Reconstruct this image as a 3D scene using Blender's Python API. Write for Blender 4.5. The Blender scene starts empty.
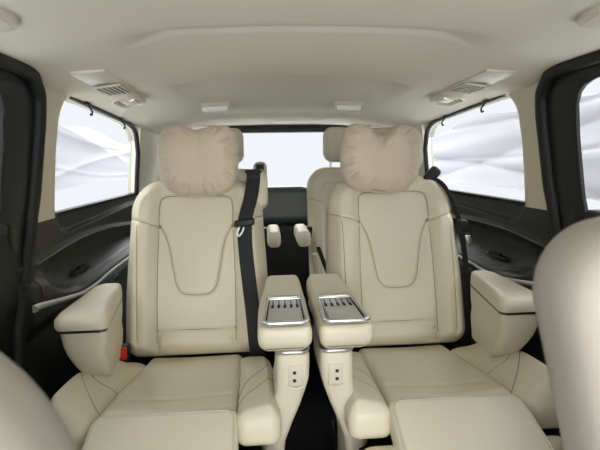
import bpy, bmesh, math, random
import numpy as np
from mathutils import Vector, Matrix
random.seed(3)
S = bpy.context.scene
COL = S.collection
PI = math.pi

# ------------------------------------------------------------------ materials
def new_mat(name):
    m = bpy.data.materials.new(name); m.use_nodes = True
    nt = m.node_tree; b = nt.nodes['Principled BSDF']
    return m, nt, b
def mat(name, col, rough=.5, metal=0., spec=.5, bump=0., scale=300., vary=0., vscale=6., sheen=0., kind='noise'):
    m, nt, b = new_mat(name)
    b.inputs['Base Color'].default_value = (*col, 1)
    b.inputs['Roughness'].default_value = rough
    b.inputs['Metallic'].default_value = metal
    b.inputs['Specular IOR Level'].default_value = spec
    if sheen: b.inputs['Sheen Weight'].default_value = sheen
    tc = nt.nodes.new('ShaderNodeTexCoord')
    if bump:
        if kind == 'voronoi':
            t = nt.nodes.new('ShaderNodeTexVoronoi'); t.inputs['Scale'].default_value = scale; out = t.outputs['Distance']
        else:
            t = nt.nodes.new('ShaderNodeTexNoise'); t.inputs['Scale'].default_value = scale
            t.inputs['Detail'].default_value = 3; out = t.outputs['Fac']
        nt.links.new(tc.outputs['Object'], t.inputs['Vector'])
        bp = nt.nodes.new('ShaderNodeBump'); bp.inputs['Strength'].default_value = bump
        bp.inputs['Distance'].default_value = .002
        nt.links.new(out, bp.inputs['Height']); nt.links.new(bp.outputs['Normal'], b.inputs['Normal'])
    if vary:
        n = nt.nodes.new('ShaderNodeTexNoise'); n.inputs['Scale'].default_value = vscale; n.inputs['Detail'].default_value = 4
        nt.links.new(tc.outputs['Object'], n.inputs['Vector'])
        r = nt.nodes.new('ShaderNodeMix'); r.data_type = 'RGBA'
        r.inputs[6].default_value = (*[c*(1-vary) for c in col], 1); r.inputs[7].default_value = (*[min(1, c*(1+vary)) for c in col], 1)
        nt.links.new(n.outputs['Fac'], r.inputs[0]); nt.links.new(r.outputs[2], b.inputs['Base Color'])
    return m

M = {}
M['leather'] = mat('cream_leather', (.685, .64, .50), .42, bump=.12, scale=420, vary=.025, vscale=9, kind='voronoi')
M['leather_back'] = mat('grey_cream_leather', (.60, .55, .455), .45, bump=.1, scale=420, vary=.02, kind='voronoi')
M['front_leather_shaded'] = mat('shaded_cream_leather', (.43, .40, .345), .5, bump=.1, scale=420, kind='voronoi')  # same cream leather; the front seats' shade is put into this darker colour
M['suede'] = mat('tan_suede', (.625, .545, .425), .85, spec=.25, bump=.25, scale=160, vary=.06, vscale=14, sheen=.25)
M['headliner'] = mat('headliner_fabric', (.67, .65, .545), .95, spec=.15, bump=.15, scale=500, vary=.015)
M['cream_plastic'] = mat('cream_plastic', (.66, .62, .50), .55, bump=.06, scale=600)
M['lamp_plastic'] = mat('pale_plastic', (.62, .59, .49), .4)
M['black_plastic'] = mat('black_plastic', (.009, .0105, .0095), .5, bump=.18, scale=500, spec=.35)
M['soft_black'] = mat('soft_black_trim', (.013, .0145, .012), .42, spec=.4, bump=.15, scale=420, kind='voronoi')
M['grey_plastic'] = mat('charcoal_plastic', (.018, .020, .021), .5, spec=.35, bump=.15, scale=500)
M['lip_highlight'] = mat('highlight_grey', (.13, .13, .115), .4)  # edge highlight of the dark pocket lip, put in as a lighter grey
M['rubber'] = mat('black_rubber', (.008, .008, .008), .6)
M['carpet'] = mat('black_carpet', (.006, .006, .006), .95, spec=.1, bump=.4, scale=300)
M['chrome'] = mat('satin_chrome', (.82, .83, .83), .34, metal=1)
M['silver'] = mat('silver_plastic', (.66, .66, .65), .42, metal=.6)
M['dark_metal'] = mat('dark_metal', (.10, .10, .11), .3, metal=.8)
M['webbing'] = mat('black_webbing', (.016, .017, .02), .75, bump=.5, scale=900)
M['seam'] = mat('brown_thread', (.24, .19, .13), .8)
M['red'] = mat('red_plastic', (.62, .025, .02), .35)
def cloth():
    m, nt, b = new_mat('white_drape_cloth'); nt.nodes.remove(b); out = nt.nodes['Material Output']
    d = nt.nodes.new('ShaderNodeBsdfDiffuse'); t = nt.nodes.new('ShaderNodeBsdfTranslucent'); mx = nt.nodes.new('ShaderNodeMixShader')
    d.inputs['Color'].default_value = (.43, .43, .455, 1); t.inputs['Color'].default_value = (.40, .40, .42, 1); mx.inputs[0].default_value = .3
    nt.links.new(d.outputs[0], mx.inputs[1]); nt.links.new(t.outputs[0], mx.inputs[2]); nt.links.new(mx.outputs[0], out.inputs['Surface'])
    return m
M['cloth'] = cloth()
M['studio'] = mat('white_studio_floor', (.9, .9, .92), .9, spec=.1)
M['tail_top'] = mat('blue_grey_vinyl', (.045, .058, .062), .38, bump=.1, scale=400)
M['bronze'] = mat('bronze_black_panel', (.045, .040, .028), .3, metal=.35)
def glass(name, tint):
    m, nt, b = new_mat(name); nt.nodes.remove(b)
    out = nt.nodes['Material Output']
    t = nt.nodes.new('ShaderNodeBsdfTransparent'); t.inputs['Color'].default_value = (*tint, 1)
    nt.links.new(t.outputs[0], out.inputs['Surface'])
    return m
M['glass'] = glass('tinted_privacy_glass', (.75, .757, .765))
def emit(name, col, st):
    m, nt, b = new_mat(name)
    b.inputs['Base Color'].default_value = (*col, 1)
    b.inputs['Emission Color'].default_value = (*col, 1); b.inputs['Emission Strength'].default_value = st
    return m
M['lens'] = mat('smoked_lens', (.26, .24, .19), .2)
M['lamp_lens'] = mat('frosted_lens', (.82, .81, .76), .25)
M['bulb'] = emit('lit_bulb', (1., .86, .6), 2.0)

# ------------------------------------------------------------------ object helpers
def tag(o, label=None, cat=None, group=None, kind=None):
    if label: o['label'] = label
    if cat: o['category'] = cat
    if group: o['group'] = group
    if kind: o['kind'] = kind
    return o
def empty(name, loc, label, cat, group=None):
    o = bpy.data.objects.new(name, None); COL.objects.link(o); o.location = loc
    o.empty_display_size = .05
    return tag(o, label, cat, group)
def link(name, V, F, m, parent=None, smooth=True, sharp=None, recalc=True):
    me = bpy.data.meshes.new(name)
    me.from_pydata([tuple(map(float, v)) for v in V], [], [tuple(int(i) for i in f) for f in F])
    if recalc:
        bm = bmesh.new(); bm.from_mesh(me); bmesh.ops.recalc_face_normals(bm, faces=bm.faces); bm.to_mesh(me); bm.free()
    if smooth:
        me.polygons.foreach_set('use_smooth', [True]*len(me.polygons))
    me.materials.append(M[m]); me.update()
    if smooth and sharp: me.set_sharp_from_angle(angle=math.radians(sharp))
    o = bpy.data.objects.new(name, me); COL.objects.link(o)
    if parent is not None: o.parent = parent
    return o
class MB:
    """collects shapes that belong to one part"""
    def __init__(s): s.V = []; s.F = []
    def add(s, V, F):
        k = len(s.V); s.V += [tuple(v) for v in V]; s.F += [tuple(i+k for i in f) for f in F]; return s
    def build(s, name, m, parent=None, **kw): return link(name, s.V, s.F, m, parent, **kw)
def sstep(a, b, x):
    t = np.clip((x-a)/(b-a), 0, 1); return t*t*(3-2*t)
def catmull(P, n=8, closed=False):
    P = [np.array(p, float) for p in P]; N = len(P); out = []
    rng = range(N) if closed else range(N-1)
    for i in rng:
        if closed: p0, p1, p2, p3 = P[(i-1) % N], P[i], P[(i+1) % N], P[(i+2) % N]
        else:
            p1, p2 = P[i], P[i+1]
            p0 = P[i-1] if i > 0 else 2*p1-p2
            p3 = P[i+2] if i+2 < N else 2*p2-p1
        for k in range(n):
            t = k/n
            out.append(.5*((2*p1)+(-p0+p2)*t+(2*p0-5*p1+4*p2-p3)*t*t+(-p0+3*p1-3*p2+p3)*t**3))
    if not closed: out.append(P[-1])
    return out
def tube_vf(pts, r, n=8, closed=False, squash=1.0):
    pts = [Vector(p) for p in pts]; N = len(pts); V = []; F = []
    ref = None; frames = []
    for i, p in enumerate(pts):
        a = pts[(i-1) % N] if (closed or i > 0) else p
        b = pts[(i+1) % N] if (closed or i < N-1) else p
        t = (b-a).normalized()
        if ref is None:
            ref = t.orthogonal().normalized()
        ref = (ref - t*ref.dot(t)).normalized()
        frames.append((ref.copy(), t.cross(ref)))
    for i, p in enumerate(pts):
        u, w = frames[i]; rr = r[i] if hasattr(r, '__len__') else r
        for k in range(n):
            a = 2*PI*k/n
            V.append(tuple(p + u*math.cos(a)*rr + w*math.sin(a)*rr*squash))
    for i in range(N if closed else N-1):
        j = (i+1) % N
        for k in range(n):
            l = (k+1) % n
            F.append((i*n+k, i*n+l, j*n+l, j*n+k))
    if not closed:
        F.append(tuple(range(n))[::-1]); F.append(tuple((N-1)*n+k for k in range(n)))
    return V, F
def tube(name, pts, r, m, parent=None, n=8, closed=False, squash=1.0):
    V, F = tube_vf(pts, r, n, closed, squash); return link(name, V, F, m, parent, sharp=60)
def ribbon(name, pts, widths_dirs, th, m, parent=None):
    """flat strap: pts path, widths_dirs one half-width vector per point, thickness along the normal"""
    V = []; F = []; N = len(pts)
    for i, p in enumerate(pts):
        p = Vector(p); w = Vector(widths_dirs[i])
        t = (Vector(pts[min(i+1, N-1)])-Vector(pts[max(i-1, 0)])).normalized()
        nn = t.cross(w).normalized()*th*.5
        V += [tuple(p-w-nn), tuple(p+w-nn), tuple(p+w+nn), tuple(p-w+nn)]
    for i in range(N-1):
        for k in range(4):
            l = (k+1) % 4; F.append((i*4+k, i*4+l, i*4+4+l, i*4+4+k))
    F += [(0, 1, 2, 3), tuple((N-1)*4+k for k in (3, 2, 1, 0))]
    return link(name, V, F, m, parent, sharp=50)
def box_vf(x0, x1, y0, y1, z0, z1, bev=0., seg=2):
    bm = bmesh.new(); bmesh.ops.create_cube(bm, size=1)
    for v in bm.verts:
        v.co = Vector(((x0+x1)/2+v.co.x*(x1-x0), (y0+y1)/2+v.co.y*(y1-y0), (z0+z1)/2+v.co.z*(z1-z0)))
    if bev: bmesh.ops.bevel(bm, geom=bm.edges[:], offset=bev, segments=seg, profile=.5, affect='EDGES')
    bm.verts.index_update()
    V = [tuple(v.co) for v in bm.verts]; F = [tuple(v.index for v in f.verts) for f in bm.faces]; bm.free()
    return V, F
def box(name, b, m, parent=None, bev=.003, seg=2, xf=None):
    V, F = box_vf(*b, bev, seg)
    if xf: V = [xf(*v) for v in V]
    return link(name, V, F, m, parent, sharp=40)

# upholstered pad: local X width, Z height, Y depth, the front faces -Y
def line_dist(X, Z, poly):
    d = np.full(X.shape, 9.)
    for (ax, az), (bx, bz) in zip(poly[:-1], poly[1:]):
        vx, vz = bx-ax, bz-az; L = vx*vx+vz*vz+1e-12
        t = np.clip(((X-ax)*vx+(Z-az)*vz)/L, 0, 1)
        d = np.minimum(d, np.hypot(X-ax-t*vx, Z-az-t*vz))
    return d
class Puff:
    def __init__(s, w, h, d, R, r, nx=40, nz=40, rb=None, hf=None, grooves=(), outline=None, sides=3):
        s.w, s.h, s.d, s.r, s.hf, s.grooves, s.outline = w, h, d, r, hf, grooves, outline
        s.R = R if isinstance(R, tuple) else (R, R)       # top, bottom corner radius
        rb = r if rb is None else rb
        a = .45
        def spread(n):
            t = np.linspace(-1, 1, n+1); q = np.abs(t)
            return np.sign(t)*(a*q+(1-a)*(1-(1-q)**2))
        U, Vv = np.meshgrid(spread(nx), spread(nz), indexing='ij')
        X = U*w/2; Z = Vv*h/2
        Rr = np.where(Z > 0, s.R[0], s.R[1])
        ax = np.maximum(np.abs(X)-(w/2-Rr), 0); az = np.maximum(np.abs(Z)-(h/2-Rr), 0)
        both = (ax > 1e-9) & (az > 1e-9)
        k = np.where(both, np.maximum(ax, az)/np.maximum(np.hypot(ax, az), 1e-9), 1.)
        X = np.where(both, np.sign(X)*(w/2-Rr+ax*k), X); Z = np.where(both, np.sign(Z)*(h/2-Rr+az*k), Z)
        YF = s.front(X, Z)
        e = s.edge(X, Z); q = np.minimum(e, rb)
        YB = d/2-rb+np.sqrt(np.maximum(rb*rb-(rb-q)**2, 0))
        n1, n2 = nx+1, nz+1; idx = np.arange(n1*n2).reshape(n1, n2)
        F = []
        for i in range(nx):
            for j in range(nz):
                q4 = (idx[i, j], idx[i+1, j], idx[i+1, j+1], idx[i, j+1]); F.append(q4)
        off = n1*n2; F += [tuple(v+off for v in f[::-1]) for f in F[:]]
        V = np.concatenate([np.stack([X, YF, Z], -1).reshape(-1, 3), np.stack([X, YB, Z], -1).reshape(-1, 3)])
        loop = [idx[i, 0] for i in range(nx)]+[idx[nx, j] for j in range(nz)]+[idx[i, nz] for i in range(nx, 0, -1)]+[idx[0, j] for j in range(nz, 0, -1)]
        L = len(loop); prev = loop; V = list(V)
        for k in range(1, sides+1):
            if k == sides: cur = [v+off for v in loop]
            else:
                cur = []
                for v in loop:
                    cur.append(len(V)); V.append(V[v]*(1-k/sides)+V[v+off]*(k/sides))
            for i in range(L):
                j = (i+1) % L; F.append((prev[i], cur[i], cur[j], prev[j]))
            prev = cur
        V = np.array(V)
        s.V = s.warp(V); s.F = F
    def edge(s, X, Z):
        Rr = np.where(Z > 0, s.R[0], s.R[1])
        qx = np.abs(X)-s.w/2+Rr; qz = np.abs(Z)-s.h/2+Rr
        sd = np.minimum(np.maximum(qx, qz), 0)+np.hypot(np.maximum(qx, 0), np.maximum(qz, 0))-Rr
        return np.maximum(-sd, 0)
    def front(s, X, Z):
        e = s.edge(X, Z); q = np.minimum(e, s.r)
        Y = -s.d/2+s.r-np.sqrt(np.maximum(s.r**2-(s.r-q)**2, 0))
        if s.hf is not None: Y = Y-s.hf(X, Z)*sstep(0, s.r, e)
        for poly, wd, dp in s.grooves:
            Y = Y+dp*np.exp(-(line_dist(X, Z, poly)/wd)**2)
        return Y
    def warp(s, V):
        if s.outline is not None: V = s.outline(V)
        return V
    def on(s, poly, lift=.0):
        P = np.array([[x, 0, z] for x, z in poly]); P[:, 1] = s.front(P[:, 0], P[:, 2])-lift
        return s.warp(P)
    def build(s, name, m, parent, xf): return link(name, xf(s.V), s.F, m, parent, recalc=True)
def xf_back(y0, z0, h, tilt, x0=0., roll=0., yaw=0.):
    """stand a pad up: local bottom at (y0,z0), leaning back by tilt; roll about its own front axis, yaw about Z"""
    c, sn = math.cos(tilt), math.sin(tilt); cr, sr = math.cos(roll), math.sin(roll); cy, sy = math.cos(yaw), math.sin(yaw)
    def f(V):
        V = np.asarray(V, float)
        x = V[:, 0]*cr-V[:, 2]*sr; z = V[:, 0]*sr+V[:, 2]*cr; y = V[:, 1]
        zz = z+h/2
        Y = zz*sn+y*c; Z = zz*c-y*sn
        return np.stack([x0+x*cy-Y*sy, y0+x*sy+Y*cy, z0+Z], -1)
    return f
def xf_seat(x0, y0, z0, slope=0., yaw=0.):
    """lay a pad flat: local front -> up, local Z -> backwards (+Y); slope raises the rear"""
    c, sn = math.cos(slope), math.sin(slope); cy, sy = math.cos(yaw), math.sin(yaw)
    def f(V):
        V = np.asarray(V, float); x, y, z = V[:, 0], V[:, 1], V[:, 2]
        Y = z*c+y*sn; Z = z*sn-y*c
        return np.stack([x0+x*cy-Y*sy, y0+x*sy+Y*cy, z0+Z], -1)
    return f
def smooth2(P, n=8): return [tuple(p) for p in catmull(P, n)]

# ------------------------------------------------------------------ the shell of the cabin
def X_wall(z): return .80-.12*max(z-1., 0.)
def roof_z(x, y):
    ax = np.abs(x)
    drop = .052*sstep(1.5, 3.0, np.asarray(y, float))*(.30+.70*np.clip(ax/.74, 0, 1)**3)
    z = 1.42-drop-(.012+.031*sstep(1.30, 1.50, np.asarray(y, float)))*np.clip(ax/.74, 0, 1.1)**4
    for yc, wx, amp, run, bow in ((1.115, .43, .040, .17, .35), (1.67, .43, .062, .13, .75)):
        m = 1-sstep(wx-.12, wx+.04, ax)
        yy = y-bow*ax**2
        tq = np.clip((yy-yc)/(.42 if yc < 1.4 else .75), 0, 1); ramp = np.where(yy < yc, sstep(yc-run, yc, yy)**1.4, (1-tq)**2*(1-.25*sstep(yc, yc+.012, yy)))
        z = z+amp*m*ramp
    # rear header: the lining rolls up and then down to the tailgate
    m = 1-sstep(.55, .72, ax)
    yy = np.asarray(y, float)
    z = z+m*(.008*sstep(2.3, 2.62, yy)-.025*sstep(2.62, 2.68, yy))
    return z
def build_roof():
    ys = np.concatenate([np.linspace(-.6, .8, 28), np.linspace(.82, 1.9, 130), np.linspace(1.93, 2.5, 24), np.linspace(2.52, 2.72, 24), np.linspace(2.76, 3.12, 12)])
    xs = np.linspace(-.79, .79, 121)
    X, Y = np.meshgrid(xs, ys, indexing='ij'); Z = roof_z(X, Y)
    n1, n2 = X.shape; idx = np.arange(n1*n2).reshape(n1, n2)
    V = np.concatenate([np.stack([X, Y, Z], -1).reshape(-1, 3), np.stack([X, Y, Z*0+1.50], -1).reshape(-1, 3)]); o = n1*n2; F = []
    for i in range(n1-1):
        for j in range(n2-1):
            q = (idx[i, j], idx[i, j+1], idx[i+1, j+1], idx[i+1, j]); F.append(q); F.append(tuple(v+o for v in q[::-1]))
    for i in range(n1-1):
        F.append((idx[i, 0], idx[i+1, 0], idx[i+1, 0]+o, idx[i, 0]+o)); F.append((idx[i+1, -1], idx[i, -1], idx[i, -1]+o, idx[i+1, -1]+o))
    for j in range(n2-1):
        F.append((idx[0, j+1], idx[0, j], idx[0, j]+o, idx[0, j+1]+o)); F.append((idx[-1, j], idx[-1, j+1], idx[-1, j+1]+o, idx[-1, j]+o))
    return link('ceiling', V, F, 'headliner', sharp=70)
tag(build_roof(), kind='structure')
tag(box('floor', (-.82, .82, -.6, 3.3, -.06, 0.), 'carpet', bev=0), kind='structure')

def loft(name, rows, th, m, parent=None, out=(1, 0, 0), sharp=45):
    """grid through rows of points, thickened along `out`"""
    A = np.array([[tuple(p) for p in r] for r in rows], float); n1, n2 = A.shape[:2]
    idx = np.arange(n1*n2).reshape(n1, n2); o = n1*n2
    V = np.concatenate([A.reshape(-1, 3), (A+np.array(out, float)*th).reshape(-1, 3)]); F = []
    for i in range(n1-1):
        for j in range(n2-1):
            q = (idx[i, j], idx[i, j+1], idx[i+1, j+1], idx[i+1, j]); F.append(q); F.append(tuple(v+o for v in q[::-1]))
    rim = [idx[i, 0] for i in range(n1)]+[idx[-1, j] for j in range(1, n2)]+[idx[i, -1] for i in range(n1-2, -1, -1)]+[idx[0, j] for j in range(n2-2, 0, -1)]
    for a, b in zip(rim, rim[1:]+rim[:1]): F.append((b, a, a+o, b+o))
    return link(name, V, F, m, parent, sharp=sharp)
def interp(pts, t):
    pts = sorted(pts); xs = [p[0] for p in pts]; ys = [p[1] for p in pts]
    return float(np.interp(t, xs, ys))
SW = catmull([(.30, .868), (1.30, .852), (1.43, .854), (1.60, .868), (1.76, .874), (2.03, .866), (2.36, .835), (2.7, .79), (3.1, .75)], 10)
SW = [(p[0], p[1]) for p in SW]
LOW = [(1.30, .84), (1.44, .80), (1.49, .762), (1.60, .735), (1.70, .722), (2.0, .728), (2.35, .735), (3.1, .72)]
SIL = [(1.305, .745), (1.345, .742), (1.50, .715), (1.66, .692), (1.80, .690), (1.90, .696), (2.1, .700), (2.33, .702), (2.9, .70)]

def side(sg):
    nm = 'left' if sg < 0 else 'right'
    out = (sg, 0, 0)
    def W(y, z, off=0.): return (sg*(X_wall(z)+off), y, z)
    # cream pillar between the sliding door and the rear side window
    rows = []
    near = lambda z: interp([(0, 1.575), (.98, 1.573), (1.05, 1.568), (1.2, 1.566), (1.3, 1.58), (1.345, 1.605), (1.38, 1.66), (1.42, 1.72)], z)+.018
    for z in np.linspace(.975, 1.41, 16):
        y1 = near(z); y0 = 1.38
        row = []
        for t in np.linspace(0, 1, 12):
            y = y0+(y1-y0)*t
            row.append(W(y, z, .022*max(0, (t-.75)/.25)**2+.012*max(0, (.15-t)/.15)))
        rows.append(row)
    tag(loft('trim_1' if sg < 0 else 'trim_2', rows, .05, 'cream_plastic', out=out), kind='structure')
    # cream pillar behind the window and the header above it
    top = lambda y: interp([(1.3, 1.40), (1.62, 1.378), (1.85, 1.366), (2.2, 1.348), (2.34, 1.337), (2.42, 1.322), (2.47, 1.30), (2.505, 1.26), (2.52, 1.2)], y)
    rows = []
    for y in np.linspace(1.60, 2.505, 40):
        rows.append([W(y, z, 0.) for z in np.linspace(top(y), 1.43, 5)])
    rows2 = [[W(y, z, .0) for z in np.linspace(.97, 1.43, 14)] for y in np.linspace(2.54, 3.16, 12)]
    tag(loft('trim_3' if sg < 0 else 'trim_4', rows, .05, 'headliner', out=out), kind='structure')
    tag(loft('trim_5' if sg < 0 else 'trim_6', rows2, .05, 'headliner', out=out), kind='structure')
    # rear side window: pane, black frame, catch hooks are things of their own
    outl = [(near(z), z) for z in np.linspace(.985, 1.372, 14)]
    outl += [(y, top(y)) for y in np.linspace(1.68, 2.515, 36)]+[(2.52, 1.1), (2.525, .985)]
    mb = MB(); N = len(outl); V = [W(y, z, .03) for y, z in outl]+[W(y, z, .034) for y, z in outl]
    mb.add(V, [tuple(range(N)), tuple(range(2*N-1, N-1, -1))]+[(i, (i+1) % N, (i+1) % N+N, i+N) for i in range(N)])
    win = mb.build('window_1' if sg < 0 else 'window_2', 'glass', smooth=False); tag(win, kind='structure')
    rail = [W(y, top(y)+.002, .010) for y in np.linspace(1.66, 2.30, 20)]+[W(y, top(y)+.002, .006) for y in np.linspace(2.32, 2.51, 14)]+[W(2.53, 1.20, .004), W(2.533, 1.1, .004), W(2.535, .975, .004)]
    tube('window_frame', rail, .0125, 'rubber', win, n=8)
    bead = [W(y, top(y)-.006, .001) for y in np.linspace(1.64, 2.40, 20)]
    tube('window_bead', bead, .0032, 'grey_plastic', win, n=6)
    # lower quarter panel with arm pocket
    ys = np.concatenate([np.linspace(1.10, 1.36, 14), np.linspace(1.37, 2.5, 150), np.linspace(2.53, 3.16, 16)])
    zs = np.concatenate([np.linspace(0., .6, 8), np.linspace(.62, .99, 86)])
    Y, Z = np.meshgrid(ys, zs, indexing='ij')
    def panel(Y, Z):
        sw = np.interp(Y, [p[0] for p in SW], [p[1] for p in SW]); lo = np.interp(Y, [p[0] for p in LOW], [p[1] for p in LOW])
        tt = (Z-lo)/np.maximum(sw-lo, .01)
        D = .034*np.where((tt > 0) & (tt < 1), np.sin(np.clip(tt, 0, 1)*PI)**.8, 0)*sstep(1.42, 1.54, Y)
        D = D-.010*np.exp(-((Z-sw-.006)/.010)**2)          # raised lip of the swoosh
        D = D+.045*(1-sstep(1.24, 1.28, Y))
        D = D-.026*sstep(-.004, .03, lo-Z)*sstep(.64, .70, Z)*sstep(1.25, 1.30, Y)  # the arm ledge stands out
        rec = np.interp(Y, [1.5, 1.575, 1.60, 1.66, 2.0, 2.4], [.99, .96, .925, .912, .924, .938])
        return D+.016*sstep(-.004, .012, Z-rec)*sstep(1.565, 1.59, Y)*(1-sstep(.975, .985, Z))
    D = panel(Y, Z)
    px = lambda y, z, up=0.: sg*(.802+float(panel(np.array(y), np.array(z)))-up)
    P = [[(sg*(.802+D[i, j]), Y[i, j], Z[i, j]) for j in range(len(zs))] for i in range(len(ys))]
    wall = tag(loft('wall_'+nm, P, .028, 'soft_black', out=out, sharp=60), kind='structure')
    sil = catmull([(sg*(.772), y, z) for y, z in SIL], 8)
    tube("silver_trim_strip", sil, [.011-.005*min(1, i/34) for i in range(len(sil))], "silver", wall, n=8)
    lip = [(px(y, z+.006, .001), y, z+.006) for y, z in SW if 1.37 < y < 2.6]
    tube('pocket_lip', lip, .003, 'lip_highlight', wall, n=6)
    sp = box('switch_plate', (-.012, .012, -.075, .075, -.006, .006), 'grey_plastic', wall, .003,
             xf=lambda x, y, z: (px(1.76+y, .752-.05*y, .004)+x, 1.76+y, .752+z-.05*y))
    box('switch', (-.008, .008, -.04, .04, .0, .012), 'rubber', sp, .002, xf=lambda x, y, z: (px(1.775+y, .754-.05*y, .010)+x, 1.775+y, .754+z-.05*y))
    rows = []
    for y, a, b in ((1.365, .765, .845), (1.40, .758, .842), (1.43, .750, .825), (1.455, .745, .793), (1.48, .738, .770), (1.52, .728, .748), (1.58, .716, .735), (1.66, .706, .720)):
        rows.append([(px(y, z, .0025), y, z) for z in np.linspace(a, b, 6)])
    loft('bronze_cover_panel', rows, .002, 'bronze', wall, out)
    box('latch_cover', (-.012, .012, -.07, .07, -.02, .02), 'grey_plastic', wall, .006, xf=lambda x, y, z: (sg*.752+x, 1.90+y, .66+z+.1*y))

    # sliding door
    rear = lambda z: interp([(0., 1.17), (.35, 1.20), (.70, 1.262), (.95, 1.375), (1.05, 1.402), (1.28, 1.422), (1.335, 1.418), (1.37, 1.395), (1.40, 1.34)], z)
    wrear = lambda z: interp([(.97, 1.235), (1.03, 1.25), (1.2, 1.262), (1.30, 1.260), (1.33, 1.245), (1.35, 1.215), (1.358, 1.18)], z)+(.025 if sg > 0 else .005)
    rows = []
    for z in np.linspace(.975, 1.358, 26):
        rows.append([W(wrear(z)+(rear(z)+.03-wrear(z))*t, z, .012-.012*math.sin(PI*t)) for t in np.linspace(0, 1, 10)])
    dn = 'door_1' if sg < 0 else 'door_2'
    low = [[(sg*(.815-.02*math.sin(PI*min(1, max(0, (z-.6)/.4)))), y, z) for z in np.linspace(0.02, .985, 30)] for y in np.linspace(-.6, 1.0, 14)]
    low += [[(sg*(.815-.02*math.sin(PI*min(1, max(0, (z-.6)/.4)))), 1.0+(rear(z)+.06-1.0)*t, z) for z in np.linspace(0.02, .985, 30)] for t in np.linspace(.1, 1, 9)]
    door = tag(loft(dn, low, .06, 'black_plastic', out=out), kind='structure')
    loft('window_surround', rows, .012, 'grey_plastic', door, out)
    loft('window_header', [[W(y, z, .010) for z in np.linspace(1.355, 1.42, 4)] for y in np.linspace(-.6, 1.42, 16)], .012, 'grey_plastic', door, out)
    tube('window_bead', [W(wrear(z)-.002, z, .012) for z in np.linspace(.985, 1.345, 22)]+[W(y, 1.357, .012) for y in np.linspace(1.19, -.55, 12)], .004, 'rubber', door, n=6)
    seal = [(sg*(.80 if z < .9 else X_wall(z)-.002), rear(z)-.0, z) for z in np.linspace(.03, 1.33, 40)]
    seal += [W(rear(z), z, -.004) for z in (1.345, 1.36, 1.375)]+[W(1.365, 1.392, -.006), W(1.31, 1.401, -.008), W(1.2, 1.403, -.01), W(.9, 1.403, -.01), W(.3, 1.40, -.01), W(-.55, 1.40, -.01)]
    tube('door_seal', catmull(seal, 2), .021, 'rubber', door, n=10)
    box('sill_ledge', (-.03, .03, -.46, .44, -.018, .018), 'black_plastic', door, .012, 3, xf=lambda x, y, z: (sg*.79+x, .76+y, .985+z))
    V = [W(-.6, .97, .022), W(1.29, .97, .022), W(1.29, 1.37, .022), W(-.6, 1.37, .022)]
    V += [(v[0]+sg*.004, v[1], v[2]) for v in V]
    o = link('window_3' if sg < 0 else 'window_4', V, [(0, 1, 2, 3), (7, 6, 5, 4), (0, 4, 5, 1), (1, 5, 6, 2), (2, 6, 7, 3), (3, 7, 4, 0)], 'glass', smooth=False)
    tag(o, kind='structure')
    # two small hooks for a sun blind, hanging from the window rail
    for y in (1.78, 2.19):
        zt = top(y)-.004; far = y > 2
        h = empty('blind_hook', W(y, zt, -.004), ('small black blind hook on the %s rear side window rail, ' % nm)+('farther from the sliding door' if far else 'nearer the sliding door'), 'hook', 'blind hooks on the side window rails')
        box('hook_mount', (-.005, .005, -.022, .022, -.006, .008), 'rubber', h, .002)
        c = [(-sg*.002, .0, -.004), (-sg*.005, .004, -.013), (-sg*.006, .016, -.020), (-sg*.006, .024, -.028), (-sg*.006, .018, -.039), (-sg*.006, .004, -.038)]
        tube('hook', catmull(c, 5), .0036, 'rubber', h, n=8)
for sg in (-1, 1): side(sg)

# tailgate
tail = empty('door_3', (0, 3.16, 0), None, None); tag(tail, kind='structure')
p = Puff(1.56, .93, .10, .06, .03, 24, 30); p.build('tailgate_panel', 'black_plastic', tail, xf_back(.05, 0, .93, 0))
def rr_loop(w, h, R, n=8):
    P = []
    for cx, cz, a0 in ((w/2-R, h/2-R, 0), (-w/2+R, h/2-R, 90), (-w/2+R, -h/2+R, 180), (w/2-R, -h/2+R, 270)):
        for k in range(n+1):
            a = math.radians(a0+90*k/n); P.append((cx+R*math.cos(a), cz+R*math.sin(a)))
    return P
fr = [(x, .0, 1.14+z) for x, z in rr_loop(1.46, .45, .09)]
tube('window_frame', fr, .033, 'rubber', tail, closed=True, n=10)
tube('window_bead', [(x, -.032, 1.14+z) for x, z in rr_loop(1.45, .44, .085)], .006, 'grey_plastic', tail, closed=True, n=8)
loop = rr_loop(1.46, .46, .09); N = len(loop)
V = [(x, 3.17, 1.15+z) for x, z in loop]+[(x, 3.174, 1.15+z) for x, z in loop]
tag(link('window_5', V, [tuple(range(N)), tuple(range(2*N-1, N-1, -1))]+[(i, (i+1) % N, (i+1) % N+N, i+N) for i in range(N)], 'glass', smooth=False), kind='structure')
# pale header above the tailgate opening, rounded into the rear pillars
outer = []; inner = []
hd = []
for x in np.linspace(-.78, .78, 60):
    zi = 1.383-max(0, abs(x)-.60)**2*1.6-.012*(x/.7)**2
    hd.append([(x, 3.06+.06*t, zi+(1.43-zi)*(1-t)) for t in np.linspace(0, 1, 6)])
tag(loft('trim_7', hd, .03, 'lamp_plastic', None, (0, 1, 0)), kind='structure')
for sg, n in ((-1, 'trim_8'), (1, 'trim_9')):
    rows = [[(sg*(x), y, z) for x, y in ((.80, 3.0), (.775, 3.06), (.74, 3.10), (.725, 3.13))] for z in np.linspace(.93, 1.40, 8)]
    tag(loft(n, rows, .02, 'headliner', None, (sg, 0, 0)), kind='structure')

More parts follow.
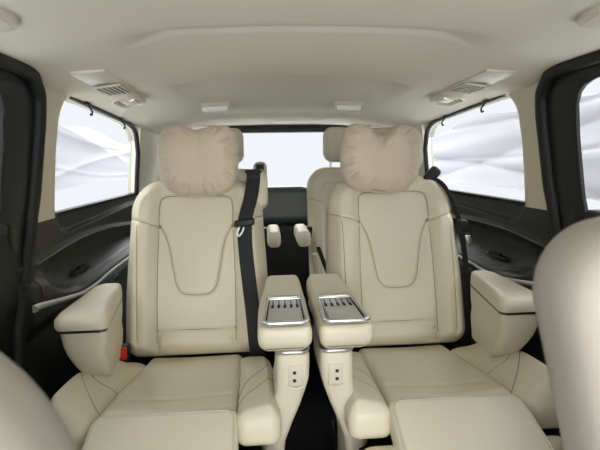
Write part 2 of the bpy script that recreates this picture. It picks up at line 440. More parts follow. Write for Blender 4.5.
# luggage blind box / trim block in the middle of the tailgate
lb = empty('luggage_cover', (-.08, 3.0, 0), 'dark blue-grey padded block with rounded top below the rear window between the rear seats', 'luggage cover')
p = Puff(.56, .25, .12, .085, .05, 40, 30); p.build('upper_pad', 'tail_top', lb, xf_back(.0, .735, .25, .12))
p = Puff(.56, .735, .12, .02, .012, 20, 20); p.build('lower_panel', 'black_plastic', lb, xf_back(-.005, 0., .735, 0))

# ------------------------------------------------------------------ second-row seats
TILT = math.radians(16)
BW, BH, BD = .515, .645, .13
def back_hf(X, Z):
    s = Z+BH/2
    a = np.abs(X)
    bol = .038*sstep(.125, .180, a)*(1-.55*sstep(.42, .56, s))
    # tongue panel swells gently
    cen = .010*np.exp(-(X/.10)**2)*np.exp(-((s-.42)/.16)**2)
    low = .012*(1-sstep(.05, .10, s))*(1-sstep(.12, .135, a))
    return bol+cen+low
def back_taper(V):
    V = V.copy(); V[:, 0] *= 1-.065*sstep(-.15, .30, V[:, 2]); return V
def bz(s): return s-BH/2
tongue_l = smooth2([(-.137, bz(.462)), (-.118, bz(.432)), (-.100, bz(.385)), (-.085, bz(.31)), (-.070, bz(.245)), (-.045, bz(.218)), (0, bz(.212))], 7)
tongue = tongue_l+[(-x, z) for x, z in tongue_l[::-1][1:]]
shield_top = smooth2([(-.139, bz(.462)), (-.141, bz(.50)), (-.139, bz(.548)), (-.128, bz(.568)), (-.10, bz(.574)), (0, bz(.577)), (.10, bz(.574)), (.128, bz(.568)), (.139, bz(.548)), (.141, bz(.50)), (.139, bz(.462))], 6)
sh_l = smooth2([(-.2575, bz(.50)), (-.215, bz(.482)), (-.165, bz(.468)), (-.137, bz(.462))], 5)
bol_l = smooth2([(-.139, bz(.462)), (-.140, bz(.35)), (-.139, bz(.2)), (-.138, bz(.02))], 6)
out_l = smooth2([(-.215, bz(.482)), (-.207, bz(.36)), (-.201, bz(.20)), (-.196, bz(.03))], 6)
lum = [(-.137, bz(.093)), (0, bz(.091)), (.137, bz(.093))]
mir = lambda P: [(-x, z) for x, z in P]
back_seams = [tongue, shield_top, sh_l, mir(sh_l), bol_l, mir(bol_l), out_l, mir(out_l), lum]

def cush_out(V): return V
CW, CL = .36, .50
def seat(sx, pos, belt_col):
    who = 'left' if sx < 0 else 'right'
    t = empty('captain_seat', (sx, 1.55, 0), pos, 'seat', 'captain seats in the second row')
    o = sx*0
    # backrest
    bk = Puff(BW, BH, BD, (.125, .06), .048, 200, 230, rb=.04, hf=back_hf, outline=back_taper,
              grooves=[(tongue, .005, .006), (shield_top, .005, .005), (sh_l, .005, .006), (mir(sh_l), .005, .006), (bol_l, .005, .006), (mir(bol_l), .005, .006),
                       (out_l, .0035, .002), (mir(out_l), .0035, .002), (lum, .005, .006)])
    xb = xf_back(.075, .455, BH, TILT)
    b = bk.build('backrest', 'leather', t, xb)
    mb = MB()
    for sm in back_seams[:6]+[lum]: mb.add(*tube_vf(xb(bk.on(sm, .0)), .0015, 6))
    mb.build('seam', 'seam', b)
    for sm in (out_l, mir(out_l)): tube('stitching', xb(bk.on(sm, .0)), .0013, 'seam', b, n=5)
    box('lumbar_button', (-.004, .004, -.003, .003, -.004, .004), 'cream_plastic', b, .001, xf=lambda x, y, z: (-.125+x if sx < 0 else .12+x, .013+y, .535+z))
    box('lumbar_button', (-.004, .004, -.003, .003, -.004, .004), 'cream_plastic', b, .001, xf=lambda x, y, z: (.118+x if sx < 0 else -.12+x, .013+y, .535+z))
    p = Puff(.43, .60, .03, (.10, .05), .012, 20, 20); p.build('back_shell', 'grey_plastic', t, xf_back(.165, .47, .60, TILT))
    # headrest on two posts
    p = Puff(.27, .175, .10, .055, .04, 40, 30); p.build('headrest', 'leather_back', t, xf_back(.225, 1.095, .175, math.radians(10)))
    for x in (-.06, .06): tube('headrest_post', [(x, .205, 1.02), (x, .225, 1.12)], .006, 'chrome', t)
    # cushion: middle panel, bolsters, leg pad
    c0 = -.018 if sx < 0 else .018
    def mid_hf(X, Z): return -.006*np.exp(-(X/.12)**2)
    seam_x = [(-.2, -.135), (0, -.142), (.2, -.135)]
    seam_y = [(-.2, .13), (.2, .13)]
    so = -1 if sx < 0 else 1                       # the side next to the wall
    def taper(V):
        V = V.copy(); V[:, 0] -= np.where(V[:, 0]*so > 0, V[:, 0]*.15*sstep(-.15, .23, V[:, 2]), 0); return V
    mp = Puff(CW, .46, .12, .03, .028, 70, 80, hf=mid_hf, grooves=[(seam_x, .010, .003)], outline=taper)
    xm = xf_seat(c0, -.18, .425, math.radians(-5.5)); m_ = mp.build('seat_cushion', 'leather', t, xm)
    for sd in (-1, 1):
        inner = sd == (1 if sx < 0 else -1)
        bw = .118 if inner else .138
        L = .48
        def hfb(X, Z, sd=sd, L=L, inner=inner):
            z = Z/L
            return (.012 if inner else .062)*sstep(-.05, .045, X*sd+.005)*(1-sstep(.15, .5, z))+.012*np.cos(z*PI)
        cw = smooth2([(-sd*.06, -.10), (-sd*.02, -.02), (sd*.03, .06), (sd*.045, .2)], 8) if inner else smooth2([(-sd*.06, -.02), (sd*.0, -.04), (sd*.035, .02), (sd*.045, .16)], 8)
        cw2 = smooth2([(-sd*.06, -.15), (0, -.09), (sd*.04, -.03), (sd*.062, .04)], 8)
        def warp(V, sd=sd, inner=inner, L=L):
            V = V.copy(); z = V[:, 2]/L
            # the bolster fans outwards toward its front
            V[:, 0] += sd*(.024*(1-sstep(-.5, .45, z)))*(.5 if inner else .4)
            V[:, 0] += -sd*(.012*sstep(.2, .5, z) if inner else .030*sstep(-.30, .5, z))
            return V
        bp = Puff(bw, L, .09, (.045, .030 if inner else .05), .032 if inner else .04, 44, 90, rb=.025, hf=hfb, outline=warp, grooves=[(cw, .004, .0025), (cw2, .004, .0035)])
        xs = xf_seat(c0+sd*(CW/2+bw/2-.012), (-.455 if inner else -.46)+L/2, .440, math.radians(-5.5))
        bo = bp.build('side_bolster', 'leather', t, xs)
        for cc in (cw, cw2): tube('stitching', xs(bp.on(cc, .0)), .0014, 'seam', bo, n=5)
    # long leg rest pad in front
    def flare(V):
        V = V.copy(); V[:, 0] *= 1+.05*(1-sstep(-.18, .18, V[:, 2])); return V
    lp = Puff(.372, .36, .085, (.022, .04), .020, 70, 60, outline=flare)
    xl = xf_seat(c0, -.560, .408, math.radians(21)); l_ = lp.build('leg_rest', 'leather', t, xl)
    pip = []
    for x, z in rr_loop(.35, .34, .03): pip.append((x, z))
    tube('piping', xl(lp.on(pip, .0)), .003, 'leather_back', l_, closed=True, n=6)
    # seat base, valance and under-seat frame
    vp = Puff(.58, .14, .07, .05, .03, 30, 14)
    vp.build('valance', 'leather', t, xf_back(-.50, .285, .14, 0, c0))
    box('base_frame', (-.24, .24, -.40, .10, .05, .345), 'black_plastic', t, .02)
    for x in (-.2, .2):
        box('floor_rail', (x-.03, x+.03, -.50, .25, 0., .06), 'dark_metal', t, .006)
    return t
LX, RX = -.368, .368
seatL = seat(LX, 'cream leather captain seat with the black belt hanging down its front and a red buckle', 'beige')
seatR = seat(RX, 'cream leather captain seat behind the tall front seat, black belt guide on its shoulder', 'black')

# belt guides and buckle belong to the seats
gp = Puff(.085, .15, .09, .035, .03, 24, 24)
gp.build('belt_guide', 'leather', seatL, xf_back(.215, .965, .15, TILT, .222))
box('belt_slot', (-.032, .032, -.02, .02, -.004, .006), 'black_plastic', seatL, .003, xf=lambda x, y, z: (.212+x, .215+y, 1.109+z))
gp = Puff(.045, .085, .06, .016, .014, 24, 24)
gp.build('belt_guide', 'grey_plastic', seatR, xf_back(.205, 1.035, .085, math.radians(20), .165, roll=-.75))
bk = box('buckle', (-.015, .015, -.02, .02, -.04, .032), 'black_plastic', seatL, .008, 3, xf=lambda x, y, z: (-.231+x+.1*z, -.03+y-.2*z, .515+z))
box('release_button', (-.0115, .0115, -.010, .006, -.018, .026), 'red', bk, .003, 2, xf=lambda x, y, z: (-.231+x+.1*z, -.052+y-.2*z, .519+z))

# ------------------------------------------------------------------ neck pillows on the headrests
def pillow(x, y, z, label, roll, yaw, notch, pw, ph, asym):
    def hf(X, Z):
        l = .022*np.exp(-((X+.065)/.06)**2-((Z)/.09)**2)+.022*np.exp(-((X-.065)/.06)**2-((Z)/.09)**2)
        rng = np.arctan2(Z, X)
        rad = np.hypot(X, Z); wr = (.0075*np.sin(rng*19+1.6*np.sin(rng*5+asym))+.005*np.sin(rng*37+asym))*sstep(.085, .135, rad)+.0025*np.sin(X*38+Z*21+3*asym+1.5*np.sin(Z*30))*sstep(.03, .09, rad)
        Xc = X+.10*(.12-Z)**2*8*(-.3)*asym; crease = -.020*np.exp(-(Xc/.010)**2)*sstep(.0, .11, Z)*min(1.4, notch*22)-.006*np.exp(-((X-.02*asym)/.012)**2)*(1-sstep(-.11, -.05, Z))
        return l+wr+crease
    def warp(V):
        V = V.copy(); X, Z = V[:, 0].copy(), V[:, 2].copy()
        V[:, 2] -= np.where(Z > 0, notch*np.exp(-(X/.034)**2)*sstep(.02, ph/2, Z), 0)
        V[:, 2] += np.where(Z < 0, .010*np.exp(-((X-.018*asym)/.016)**2)*sstep(.04, ph/2, -Z), 0)
        # lobes: widest in the upper half, drawn in at the bottom
        zz = Z/(ph/2)
        V[:, 0] *= 1-.13*sstep(-.1, -1., zz)-.035*np.exp(-((zz+.0)/.3)**2)*.0
        a = np.arctan2(Z, X); rim = sstep(.75, 1., np.maximum(np.abs(X)/(pw/2), np.abs(Z)/(ph/2)))
        k = 1+rim*(.014*np.sin(a*9+asym)+.009*np.sin(a*21+2*asym)+.005*np.sin(a*33))
        V[:, 0] *= k; V[:, 2] *= k
        return V
    p = Puff(pw, ph, .115, (.062, .066), .050, 110, 104, rb=.05, hf=hf, outline=warp)
    t = empty('neck_pillow', (x, y, z), label, 'pillow', 'neck pillows on the captain seats')
    xf = xf_back(0, 0, ph, math.radians(7), 0, roll, yaw)
    o = p.build('pillow_body', 'suede', t, xf)
    # piped rim along the side
    idx = p.V; e = []
    P = []
    for xx, zz in rr_loop(pw, ph, .08, 10): P.append((xx, zz))
    q = np.array([[xx, -.004, zz] for xx, zz in P]); q = warp(q)
    tube('piping', xf(q), .0032, 'suede', t, closed=True, n=6)
    # strap that holds it on the headrest
    pts = [(-.11, .05, .12), (-.115, .10, .12), (-.10, .19, .12), (0, .20, .12), (.10, .19, .12), (.115, .10, .12), (.11, .05, .12)]
    c = catmull(pts, 4); ribbon('strap', c, [(0, 0, .018)]*len(c), .003, 'suede', t)
    return t
pillow(-.345, 1.655, 1.03, 'beige suede butterfly neck pillow sitting upright on the seat with the front-hanging belt', 0., 0.02, .018, .278, .248, 1.)
pillow(.306, 1.66, 1.03, 'beige suede butterfly neck pillow with deep notch, tilted before the bare rear headrest', math.radians(-3), -.10, .042, .288, .245, -1.)

# ------------------------------------------------------------------ seat belts
def on_back(s, x, lift):  # point on a seat-back front plane, local to seat root
    y = .075+s*math.sin(TILT)-(BD/2+lift)*math.cos(TILT); z = .455+s*math.cos(TILT)+(BD/2+lift)*math.sin(TILT)
    return (x, y, z)
bl = empty('seat_belt', (LX, 1.55, 0), 'black seat belt hanging straight down the front of the cream captain seat beside the consoles', 'seat belt', 'second row seat belts')
pts = [(.212, .215, 1.115), (.212, .165, 1.116), on_back(.632, .212, .012), on_back(.56, .202, .032), on_back(.46, .178, .046), on_back(.36, .180, .045), on_back(.25, .190, .044), on_back(.15, .200, .044), on_back(.05, .208, .044), (.212, .02, .46), (.214, .04, .40)]
c = catmull(pts, 7); n = len(c)
ribbon('webbing', c, [(.0255, 0, 0)]*n, .0022, 'webbing', bl)
bx = on_back(.462, .178, .052)
tg = box('tongue', (-.036, .036, -.010, .010, -.012, .012), 'black_plastic', bl, .005, 3, xf=lambda x, y, z: (bx[0]+x, bx[1]+y-.004, bx[2]+z+.12*x))
mbp = MB()
mbp.add(*tube_vf(catmull([(bx[0]-.018, bx[1]-.008, bx[2]-.012), (bx[0]-.027, bx[1]-.009, bx[2]-.036), (bx[0]-.022, bx[1]-.010, bx[2]-.046), (bx[0]-.010, bx[1]-.010, bx[2]-.034), (bx[0]-.002, bx[1]-.009, bx[2]-.014)], 5), .0042, 6))
mbp.build('latch_plate', 'chrome', tg)
br = empty('seat_belt', (RX, 1.55, 0), 'black seat belt running down the outer edge of the captain seat by the right wall', 'seat belt', 'second row seat belts')
pts = [(.168, .195, 1.072), (.186, .178, 1.058), (.208, .160, 1.03), (.238, .152, .965), (.260, .15, .90), (.276, .13, .78), (.280, .11, .66), (.282, .09, .52), (.284, .09, .42)]
c = catmull(pts, 7); n = len(c); wd = []
for i in range(n):
    t = i/(n-1); a = .75+min(1, t*4)*.75
    wd.append((.021*math.cos(a), -.021*math.sin(a), 0.))
ribbon('webbing', c, wd, .0022, 'webbing', br)
tg = box('tongue', (-.018, .018, -.014, .014, -.024, .024), 'black_plastic', br, .006, 3, xf=lambda x, y, z: (.258+x-.3*z, .110+y, .895+z))
box('latch_plate', (-.010, .010, -.003, .003, -.03, .004), 'chrome', tg, .003, xf=lambda x, y, z: (.272+x-.4*z, .100+y, .858+z))

# ------------------------------------------------------------------ consoles between the seats
def console(sg, label):
    t = empty('armrest_console', (sg*.004+.009, 1.36, 0), label, 'armrest', 'padded armrest consoles between the captain seats')
    g = lambda f: (lambda V: np.asarray(f(V))*np.array([sg, 1, 1]))
    L = .44
    def warp(V):
        V = V.copy(); z = V[:, 2]/L+.5; y = V[:, 1]
        w = 1-.16*sstep(.35, 1., z)
        V[:, 0] = V[:, 0]*w-.010*sstep(.3, 1, z)
        # underside draws in below the front lip
        under = sstep(-.01, .055, y)
        V[:, 0] *= 1-.17*under
        V[:, 2] += np.where(z < .5, .035*under*(1-sstep(0, .35, z)), 0)
        return V
    p = Puff(.143, L, .086, (.03, .022), .016, 40, 80, rb=.034, hf=lambda X, Z: .012*sstep(-.10, .02, Z), outline=warp, sides=5,
             grooves=[([(-.08, -.192), (.08, -.192)], .003, .0)])
    xa = g(xf_seat(.077, -.01, .691, math.radians(3.)))
    pad = p.build('armrest_pad', 'leather', t, xa)
    # seam round the front lip
    q = np.array([[x, .018, z] for x, z in rr_loop(.143, L, .033, 8)]); tube('seam', xa(warp(q)*np.array([1.003, 1, 1.002])), .0014, 'seam', pad, closed=True, n=5)
    # chrome tray let into the top
    def top(x, y, up=0.):
        return (sg*x, y, .7375+(y+.14)*math.tan(math.radians(3.))+up)
    ring = [(x*(1-.10*sstep(-.1, .1, z)), z) for x, z in rr_loop(.116, .190, .018, 5)]
    P = [top(.076+x-.006*float(sstep(-.1, .1, z)), -.133+z, .004) for x, z in ring]
    tr = tube('tray', P, .0065, 'chrome', t, closed=True, n=10)
    def plate(name, x0, x1, y0, y1, up, th, m, par, bev=.002):
        V, F = box_vf(x0, x1, y0, y1, 0, th, bev)
        V = [top(.076+x*(1-.10*float(sstep(-.1, .1, y)))-.006*float(sstep(-.1, .1, y)), -.133+y*.93, z+up) for x, y, z in V]
        return link(name, V, F, m, par, sharp=40)
    plate('tray_plate', -.056, .056, -.100, .100, -.004, .005, 'silver', tr)
    plate('slide_cover', -.044, .044, -.092, .004, .0012, .0055, 'silver', tr)
    for k in range(5):
        x = -.038+.019*k
        plate('grille_slot', x-.0042, x+.0042, .020, .046, .0008, .0012, 'rubber', tr, .0004)
        plate('grille_slot', x-.0016, x+.0016, .050, .082, .0008, .0012, 'rubber', tr, .0004)
    plate('tray_gap', -.053, -.048, -.092, .092, .0008, .0010, 'rubber', tr, .0003)
    plate('tray_gap', .048, .053, -.092, .092, .0008, .0010, 'rubber', tr, .0003)
    plate('grille_bar', -.050, .050, .084, .092, .0012, .0058, 'chrome', tr)
    # collar under the pad and pillar that kicks out towards its seat
    def ringpts(cx, cy, w, d, z, R): return [(sg*(cx+x), cy+y, z) for x, y in rr_loop(w, d, R, 4)]
    def lofted(name, secs, m):
        V = []; F = []; n = None
        for s_ in secs:
            r_ = ringpts(*s_); n = len(r_); V += r_
        for i in range(len(secs)-1):
            for k in range(n):
                F.append((i*n+k, i*n+(k+1) % n, (i+1)*n+(k+1) % n, (i+1)*n+k))
        F.append(tuple(range(n))); F.append(tuple((len(secs)-1)*n+k for k in range(n)))
        return link(name, V, F, m, t, sharp=50)
    lofted('collar', [(.057, -.08, .090, .20, .665, .022), (.057, -.08, .090, .20, .632, .022)], 'dark_metal')
    lofted('collar_ring', [(.057, -.083, .096, .208, .641, .024), (.057, -.083, .096, .208, .636, .024)], 'chrome')
    secs = [(.0555, -.085, .086, .215, .634, .022), (.0555, -.0865, .089, .22, .628, .022), (.0555, -.085, .089, .22, .60, .022), (.057, -.083, .088, .22, .56, .022), (.062, -.08, .082, .22, .53, .022), (.075, -.075, .074, .22, .48, .02), (.092, -.07, .068, .22, .43, .02), (.112, -.065, .066, .22, .37, .02), (.122, -.06, .064, .22, .28, .02), (.122, -.06, .064, .22, 0.0, .02)]
    pl = lofted('pillar', secs, 'cream_plastic')
    yf = -.1965
    pn = box('usb_panel', (-.0195, .0195, -.002, .004, -.031, .031), 'leather_back', t, .002, 2, xf=lambda x, y, z: (sg*(.0505+x), yf+y, .574+z))
    for dz in (.012, -.010):
        box('usb_port', (-.0045, .0045, -.001, .003, -.0045, .0045), 'rubber', pn, .0008, xf=lambda x, y, z: (sg*(.0535+x), yf-.0022+y, .574+z+dz))
    tube('card_pocket', catmull([(sg*.032, yf-.002, .546), (sg*.05, yf-.008, .543), (sg*.069, yf-.002, .547)], 6), .004, 'cream_plastic', pn, n=8)
    return t
console(-1, 'padded console armrest with chrome tray beside the seat with the front-hanging belt')
console(1, 'padded console armrest with chrome tray beside the seat by the tall front seat back')

# armrest boxes along the walls
def armbox(sg, label):
    t = empty('armrest_box', (sg*.61, 1.38, 0), label, 'armrest', 'storage armrests along the side walls')
    def rowp(z, xo, xi, yf, yb, R, n=5):
        w = abs(xo-xi); d = yb-yf; cx = (xo+xi)/2; cy = (yf+yb)/2
        return [(sg*(xo+(cx+x-xo)*(1-1.25*max(0, cy+y-1.22))-.61), cy+y-1.38, z) for x, y in rr_loop(w, d, R, n)]
    def lofted(name, secs, m):
        V = []; F = []
        for s_ in secs: V += rowp(*s_)
        n = len(V)//len(secs)
        for i in range(len(secs)-1):
            for k in range(n): F.append((i*n+k, i*n+(k+1) % n, (i+1)*n+(k+1) % n, (i+1)*n+k))
        F.append(tuple(range(n))); F.append(tuple((len(secs)-1)*n+k for k in range(n)))
        return link(name, V, F, m, t, sharp=60)
    lofted('box_body', [(.705, .674, .548, 1.215, 1.53, .018), (.66, .672, .552, 1.222, 1.53, .02), (.63, .668, .562, 1.232, 1.53, .022), (.60, .664, .560, 1.25, 1.53, .024), (.57, .660, .566, 1.275, 1.53, .022), (.54, .657, .574, 1.31, 1.53, .020), (.515, .655, .580, 1.345, 1.53, .016)], 'cream_leather')
    lofted('gap_trim', [(.713, .674, .548, 1.211, 1.53, .018), (.703, .674, .548, 1.211, 1.53, .018)], 'dark_metal')
    lofted('box_lid', [(.713, .679, .543, 1.203, 1.53, .022), (.722, .682, .540, 1.198, 1.53, .025), (.740, .682, .540, 1.20, 1.53, .028), (.752, .674, .547, 1.212, 1.53, .03), (.756, .664, .556, 1.225, 1.525, .034), (.758, .645, .575, 1.25, 1.515, .028)], 'cream_leather')
M['cream_leather'] = M['leather']
armbox(-1, 'cream leather storage armrest with hinged lid by the wall, beside the red belt buckle')
armbox(1, 'cream leather storage armrest with hinged lid partly hidden by the tall front seat back')

# ------------------------------------------------------------------ third-row seats
def rear_seat(sx, label):
    t = empty('rear_seat', (sx, 2.5, 0), label, 'seat', 'third row seats')
    p3 = Puff(.46, .66, .12, (.11, .05), .045, 70, 80, rb=.04, hf=lambda X, Z: .016*sstep(.12, .17, np.abs(X)),
              grooves=[([(-.145, -.3), (-.145, .20), (-.12, .235), (.12, .235), (.145, .20), (.145, -.3)], .005, .006)])
    x3 = xf_back(.06, .455, .66, math.radians(11))
    b = p3.build('backrest', 'leather', t, x3)
    mb = MB(); mb.add(*tube_vf(x3(p3.on(smooth2([(-.145, -.3), (-.145, .1), (-.145, .19), (-.12, .235), (0, .238), (.12, .235), (.145, .19), (.145, .1), (.145, -.3)], 6), -.0008)), .0014, 5))
    mb.add(*tube_vf(x3(p3.on(smooth2([(-.225, .15), (-.18, .13), (-.145, .12)], 6), -.0005)), .0014, 5)); mb.build('seam', 'seam', b)
    ph = Puff(.265, .20, .11, .055, .042, 40, 34); ph.build('headrest', 'leather_back', t, xf_back(.165, 1.135, .20, math.radians(6)))
    for x in (-.09, .09): tube('headrest_post', [(x, .185, 1.06), (x, .178, 1.15)], .006, 'chrome', t)
    pc = Puff(.50, .48, .14, .06, .04, 30, 30); pc.build('seat_cushion', 'leather', t, xf_seat(0, -.22, .40, math.radians(-4)))
    box('base_frame', (-.22, .22, -.40, .05, 0., .33), 'black_plastic', t, .02)
    s_in = -1 if sx > 0 else 1
    pa = Puff(.068, .30, .082, .02, .022, 16, 30, rb=.03)
    pa.build('armrest', 'leather', t, xf_seat(s_in*.285, -.10, .757, 0.))
    box('armrest_pivot', (-.025, .025, -.03, .03, -.035, .035), 'black_plastic', t, .01, xf=lambda x, y, z: (s_in*.232+x, .09+y, .74+z))
    return t
rl = rear_seat(-.36, 'third row cream seat mostly hidden behind the captain seat with the front-hanging belt')
rr = rear_seat(.36, 'third row cream seat with bare headrest showing beside the tilted neck pillow')
gp = Puff(.075, .17, .08, .03, .028, 20, 24); gp.build('belt_guide', 'leather_back', rl, xf_back(.09, .975, .17, math.radians(11), .222))
box('belt_slot', (-.022, .022, -.004, .004, -.025, .025), 'black_plastic', rl, .003, xf=lambda x, y, z: (.222+x, .078+y, 1.105+z))
gb = box('buckle', (-.016, .016, -.02, .02, -.06, .06), 'leather_back', rr, .008, 3, xf=lambda x, y, z: (-.215+x-.1*z, -.12+y, .60+z))
box('buckle_strap', (-.012, .012, -.006, .006, -.09, .07), 'black_plastic', rr, .004, 2, xf=lambda x, y, z: (-.175+x-.35*z, -.10+y, .62+z))

# ------------------------------------------------------------------ front seats, seen from behind at the frame edges
def front_seat(x, y, z0, h, w, R, tilt, label, col, roll=0., lean=0.):
    def shear(V):
        V = V.copy(); V[:, 0] -= lean*V[:, 2]; return V
    t = empty('front_seat', (x, y, 0), label, 'seat', 'front seats at the edges of the view')
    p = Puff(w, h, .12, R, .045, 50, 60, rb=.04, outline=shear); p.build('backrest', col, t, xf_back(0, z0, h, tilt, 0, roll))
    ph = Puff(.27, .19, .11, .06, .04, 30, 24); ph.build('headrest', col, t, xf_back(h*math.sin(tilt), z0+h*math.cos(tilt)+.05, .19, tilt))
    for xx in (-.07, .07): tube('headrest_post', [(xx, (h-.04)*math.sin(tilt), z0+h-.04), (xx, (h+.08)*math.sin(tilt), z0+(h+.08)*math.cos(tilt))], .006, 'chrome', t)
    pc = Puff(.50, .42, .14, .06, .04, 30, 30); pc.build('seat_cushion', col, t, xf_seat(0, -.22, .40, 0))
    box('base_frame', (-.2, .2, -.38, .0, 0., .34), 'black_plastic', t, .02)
front_seat(-.556, .36, .42, .62, .54, (.21, .05), math.radians(2), 'blurred cream front seat back at the lower corner, in front of the left armrest box', 'front_leather_shaded')
front_seat(.521, .50, .42, .69, .49, (.10, .05), math.radians(0), 'tall blurred cream front seat back at the right frame edge', 'front_leather_shaded', roll=math.radians(9), lean=.10)

# ------------------------------------------------------------------ fittings on the ceiling
def vent(sg, label):
    x0, y0 = sg*.605, 1.55
    slope = .10
    def pt(x, y, z):   # local to the vent, following the lining
        X = x0+sg*x; Y = y0+y
        return (sg*x, y, float(roof_z(np.array(X), np.array(Y)))-1.39+z)
    t = empty('air_vent', (x0, y0, 1.39), label, 'vent', 'ceiling air vents')
    def pl(name, b, m, par, bev=.003):
        bm = bmesh.new(); bmesh.ops.create_grid(bm, x_segments=1, y_segments=1, size=1); bm.free()
        V, F = box_vf(*b, bev, 2); V = [pt(*v) for v in V]; return link(name, V, F, m, par, sharp=40)
    h = pl('housing', (-.050, .052, -.165, .165, -.008, .012), 'lamp_plastic', t, .008)
    pl('grille_back', (-.040, .040, .0, .145, -.0105, -.006), 'rubber', h, .001)
    for k in range(6):
        x = -.038+.0152*k
        pl('slat', (x-.0024, x+.0024, .0, .145, -.014, -.006), 'lamp_plastic', h, .0015)
    pl('grille_rim', (-.044, .044, -.010, .0, -.0135, -.006), 'lamp_plastic', h, .002)
    pl('grille_rim', (-.044, .044, .143, .153, -.0135, -.006), 'lamp_plastic', h, .002)
    pl('thumb_wheel', (.040, .046, .05, .09, -.015, -.006), 'cream_plastic', h, .002)
def dome(sg, label):
    x0, y0 = sg*.618, 1.83
    t = empty('reading_lamp', (x0, y0, 1.385), label, 'lamp', 'reading lamps beside the vents')
    def pt(x, y, z):
        X = x0+sg*x; Y = y0+y
        return (sg*x, y, float(roof_z(np.array(X), np.array(Y)))-1.385+z)
    L = rr_loop(.10, .20, .045, 6)
    # bezel ring: outer, lip, inner edge, recess
    secs = [(1.0, 1.0, .006), (1.0, 1.0, -.012), (.95, .96, -.022), (.84, .88, -.024), (.78, .83, -.020), (.76, .82, .008)]
    V = []; F = []; n = len(L)
    for a, b, z in secs: V += [pt(x*a, y*b, z) for x, y in L]
    for i in range(len(secs)-1):
        for k in range(n): F.append((i*n+k, i*n+(k+1) % n, (i+1)*n+(k+1) % n, (i+1)*n+k))
    F.append(tuple((len(secs)-1)*n+k for k in range(n)))
    link('bezel', V, F, 'lamp_plastic', t, sharp=50)
    link('recess', [pt(x*.77, y*.825, z) for z in (-.0135, -.004) for x, y in L], [tuple(range(n)), tuple(range(2*n-1, n-1, -1))]+[(k, (k+1) % n, (k+1) % n+n, k+n) for k in range(n)], 'lens', t, smooth=False)
    V, F = box_vf(-.022, .026, -.005, .065, -.0175, -.010, .002); link('lens', [pt(*v) for v in V], F, 'silver', t, sharp=40)
    V, F = box_vf(-.026, .016, -.078, -.05, -.024, -.014, .004); link('switch', [pt(*v) for v in V], F, 'cream_plastic', t, sharp=40)
    bm = bmesh.new(); bmesh.ops.create_uvsphere(bm, u_segments=12, v_segments=8, radius=.014); bm.verts.index_update()
    V = [pt(v.co.x-.018, v.co.y-.045, v.co.z*.6-.015) for v in bm.verts]; F = [[v.index for v in f.verts] for f in bm.faces]; bm.free()
    link('bulb', V, F, 'bulb', t)
for sg, nm in ((-1, 'left'), (1, 'right')):
    vent(sg, 'slatted cream air vent in the ceiling above the %s rear side window' % nm)
    dome(sg, 'oval cream reading lamp with lit bulb behind the %s ceiling vent' % nm)
def rear_lamp(x, label):
    t = empty('ceiling_lamp', (x, 2.22, 1.39), label, 'lamp', 'half round lamps in the rear ceiling')
    def pt(a, b, z):
        return (a, b, float(roof_z(np.array(x+a), np.array(2.22+b)))-1.39+z)
    P = []
    for k in range(13):
        a = PI*k/12; P.append((.068*math.cos(a), .10*math.sin(a)-.02))
    P = [(.068, -.035)]+P+[(-.068, -.035)]
    def dome_part(name, sc, z0, z1, m):
        V = [pt(a*sc, b*sc, z0) for a, b in P]+[pt(a*sc*.97, b*sc*.97, z1) for a, b in P]+[pt(a*sc*.8, b*sc*.8, z1-.006) for a, b in P]; n = len(P)
        F = [(i+r*n, (i+1) % n+r*n, (i+1) % n+n+r*n, i+n+r*n) for i in range(n) for r in (0, 1)]+[tuple(range(2*n, 3*n)), tuple(range(n))]
        return link(name, V, F, m, t, sharp=50)
    dome_part('bezel', 1., .01, -.014, 'lamp_plastic'); dome_part('lens', .86, -.014, -.034, 'lamp_lens')
rear_lamp(-.335, 'half round white ceiling lamp behind the pillow on the seat with the front-hanging belt')
rear_lamp(.29, 'half round white ceiling lamp above the bare third row headrest')
def speaker(x, y, label):
    zz = float(roof_z(np.array(x), np.array(y)))
    t = empty('ceiling_speaker', (x, y, zz), label, 'speaker', 'round ceiling speakers')
    def disc(name, prof, m):
        V = []; F = []; n = 40
        for r, z in prof:
            V += [(r*math.cos(2*PI*k/n), r*1.25*math.sin(2*PI*k/n), z) for k in range(n)]
        for i in range(len(prof)-1):
            for k in range(n): F.append((i*n+k, i*n+(k+1) % n, (i+1)*n+(k+1) % n, (i+1)*n+k))
        F += [tuple(range(n)), tuple((len(prof)-1)*n+k for k in range(n))]
        link(name, V, F, m, t, sharp=50)
    disc('rim', [(.062, .012), (.062, -.006), (.058, -.010), (.050, -.011)], 'lamp_plastic'); disc('grille', [(.050, -.004), (.050, -.012), (.035, -.0145), (.015, -.0155)], 'headliner')
speaker(-.618, .90, 'round cream ceiling speaker at the top left frame edge')
speaker(.555, .86, 'round cream ceiling speaker at the top right frame edge')

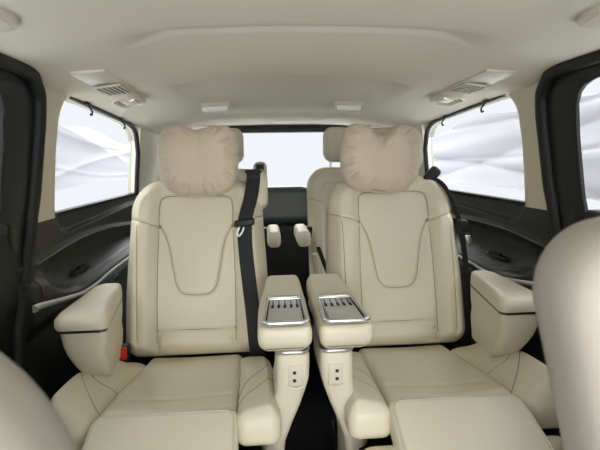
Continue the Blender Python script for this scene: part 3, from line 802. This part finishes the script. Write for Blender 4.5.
# ------------------------------------------------------------------ outside: white studio with draped cloth
def drape(name, x, y0, y1, ztop, zbot, label, seed, axis='y', at=None):
    ys = np.linspace(y0, y1, 220); ts = np.linspace(0, 1, 50)
    Y, T = np.meshgrid(ys, ts, indexing='ij')
    zt = ztop+.05*np.sin(Y*1.7+seed)+.03*np.sin(Y*3.9+2*seed); zb = zbot+.015*np.sin(Y*2.3+seed*3)
    Z = zt+(zb-zt)*T
    sag = Z*9+1.1*Y+.5*np.sin(Y*1.1+seed)
    ridge = lambda a, k: (1-np.abs(np.sin(a)))**k
    D = .045*ridge(.5*sag+seed, 2.5)+.035*ridge(Z*5.5-.62*Y+.5*np.sin(Y*.8+seed), 5.)+.02*ridge(Z*11+.8*Y+.6*np.sin(Y*1.3+2*seed), 6.)+.006*np.sin(Z*30+2.1*Y+seed)
    A = [[(x+D[i, j], Y[i, j], Z[i, j]) if axis == 'y' else (Y[i, j], x+D[i, j], Z[i, j]) for j in range(len(ts))] for i in range(len(ys))]
    o = loft(name, A, .0015, 'cloth', None, (1, 0, 0) if axis == 'y' else (0, 1, 0), sharp=80)
    return tag(o, label, 'drape', 'white cloths hung round the car')
drape('drape', -1.75, -.2, 8., 1.43, .955, 'white cloth hung in loose folds outside the left side windows', 1.)
drape('drape', 1.75, -.2, 8., 1.46, .90, 'white cloth hung in loose folds outside the right side windows', 2.2)
tag(box('ground', (-4.6, 4.6, -6, 9, -.5, -.45), 'studio', bev=0), kind='structure')

# ------------------------------------------------------------------ light
w = bpy.data.worlds.new('studio'); S.world = w; w.use_nodes = True
bg = w.node_tree.nodes['Background']; bg.inputs['Color'].default_value = (.97, .98, 1.0, 1); bg.inputs['Strength'].default_value = 1.7
def area(name, loc, target, sx, sy, power, col=(1, 1, 1)):
    l = bpy.data.lights.new(name, 'AREA'); l.shape = 'RECTANGLE'; l.size = sx; l.size_y = sy; l.energy = power; l.color = col
    o = bpy.data.objects.new(name, l); COL.objects.link(o); o.location = loc
    o.rotation_euler = (Vector(target)-Vector(loc)).to_track_quat('-Z', 'Y').to_euler(); return o
area('windscreen_fill', (0, -5.5, 1.7), (0, 1.6, 1.1), 5.0, 3.0, 300, (1, .985, .95))  # added unseen lamp that brightens the cabin through the open front
area('overhead_fill', (0, -2.6, 3.6), (0, -2.5, 0), 5.0, 2.6, 480, (1, .99, .96))  # added unseen lamp; its bounce off the ground lifts the ceiling
for sx in (-1, 1): area('side_fill', (sx*3.3, 2.2, 3.6), (sx*3.1, 2.2, 0), 2.4, 5.0, 600, (1, .995, .98))  # added unseen lamps, ground bounce through the side windows lifts the rear ceiling
area('rear_fill', (0, 6.4, 3.4), (0, 5.6, 0), 4.0, 2.6, 800, (1, .995, .98))  # added unseen lamp behind the car to brighten the rear ceiling

# ------------------------------------------------------------------ camera
cam = bpy.data.cameras.new('camera'); co = bpy.data.objects.new('camera', cam); COL.objects.link(co)
cam.sensor_width = 36; cam.lens = 36*460/600; cam.clip_start = .02
p_ = math.atan(65/460); w_ = math.atan(35/460*math.cos(p_)); ro = math.radians(.9)
r = Vector((math.cos(w_), -math.sin(w_), 0)); f = Vector((math.sin(w_)*math.cos(p_), math.cos(w_)*math.cos(p_), -math.sin(p_)))
u = Vector((math.sin(w_)*math.sin(p_), math.cos(w_)*math.sin(p_), math.cos(p_)))
r, u = r*math.cos(ro)-u*math.sin(ro), u*math.cos(ro)+r*math.sin(ro)
mw = Matrix((r, u, -f)).transposed().to_4x4(); mw.translation = Vector((-.115, 0, 1.15)); co.matrix_world = mw
cam.dof.use_dof = True; cam.dof.focus_distance = 1.6; cam.dof.aperture_fstop = 4.5
S.camera = co
S.view_settings.view_transform = 'Standard'; S.view_settings.look = 'None'; S.view_settings.gamma = 1
S.view_settings.exposure = -0.06; S.view_settings.use_curve_mapping = False
S.cycles.max_bounces = 12; S.cycles.diffuse_bounces = 8; S.cycles.transparent_max_bounces = 12; S.cycles.use_denoising = True
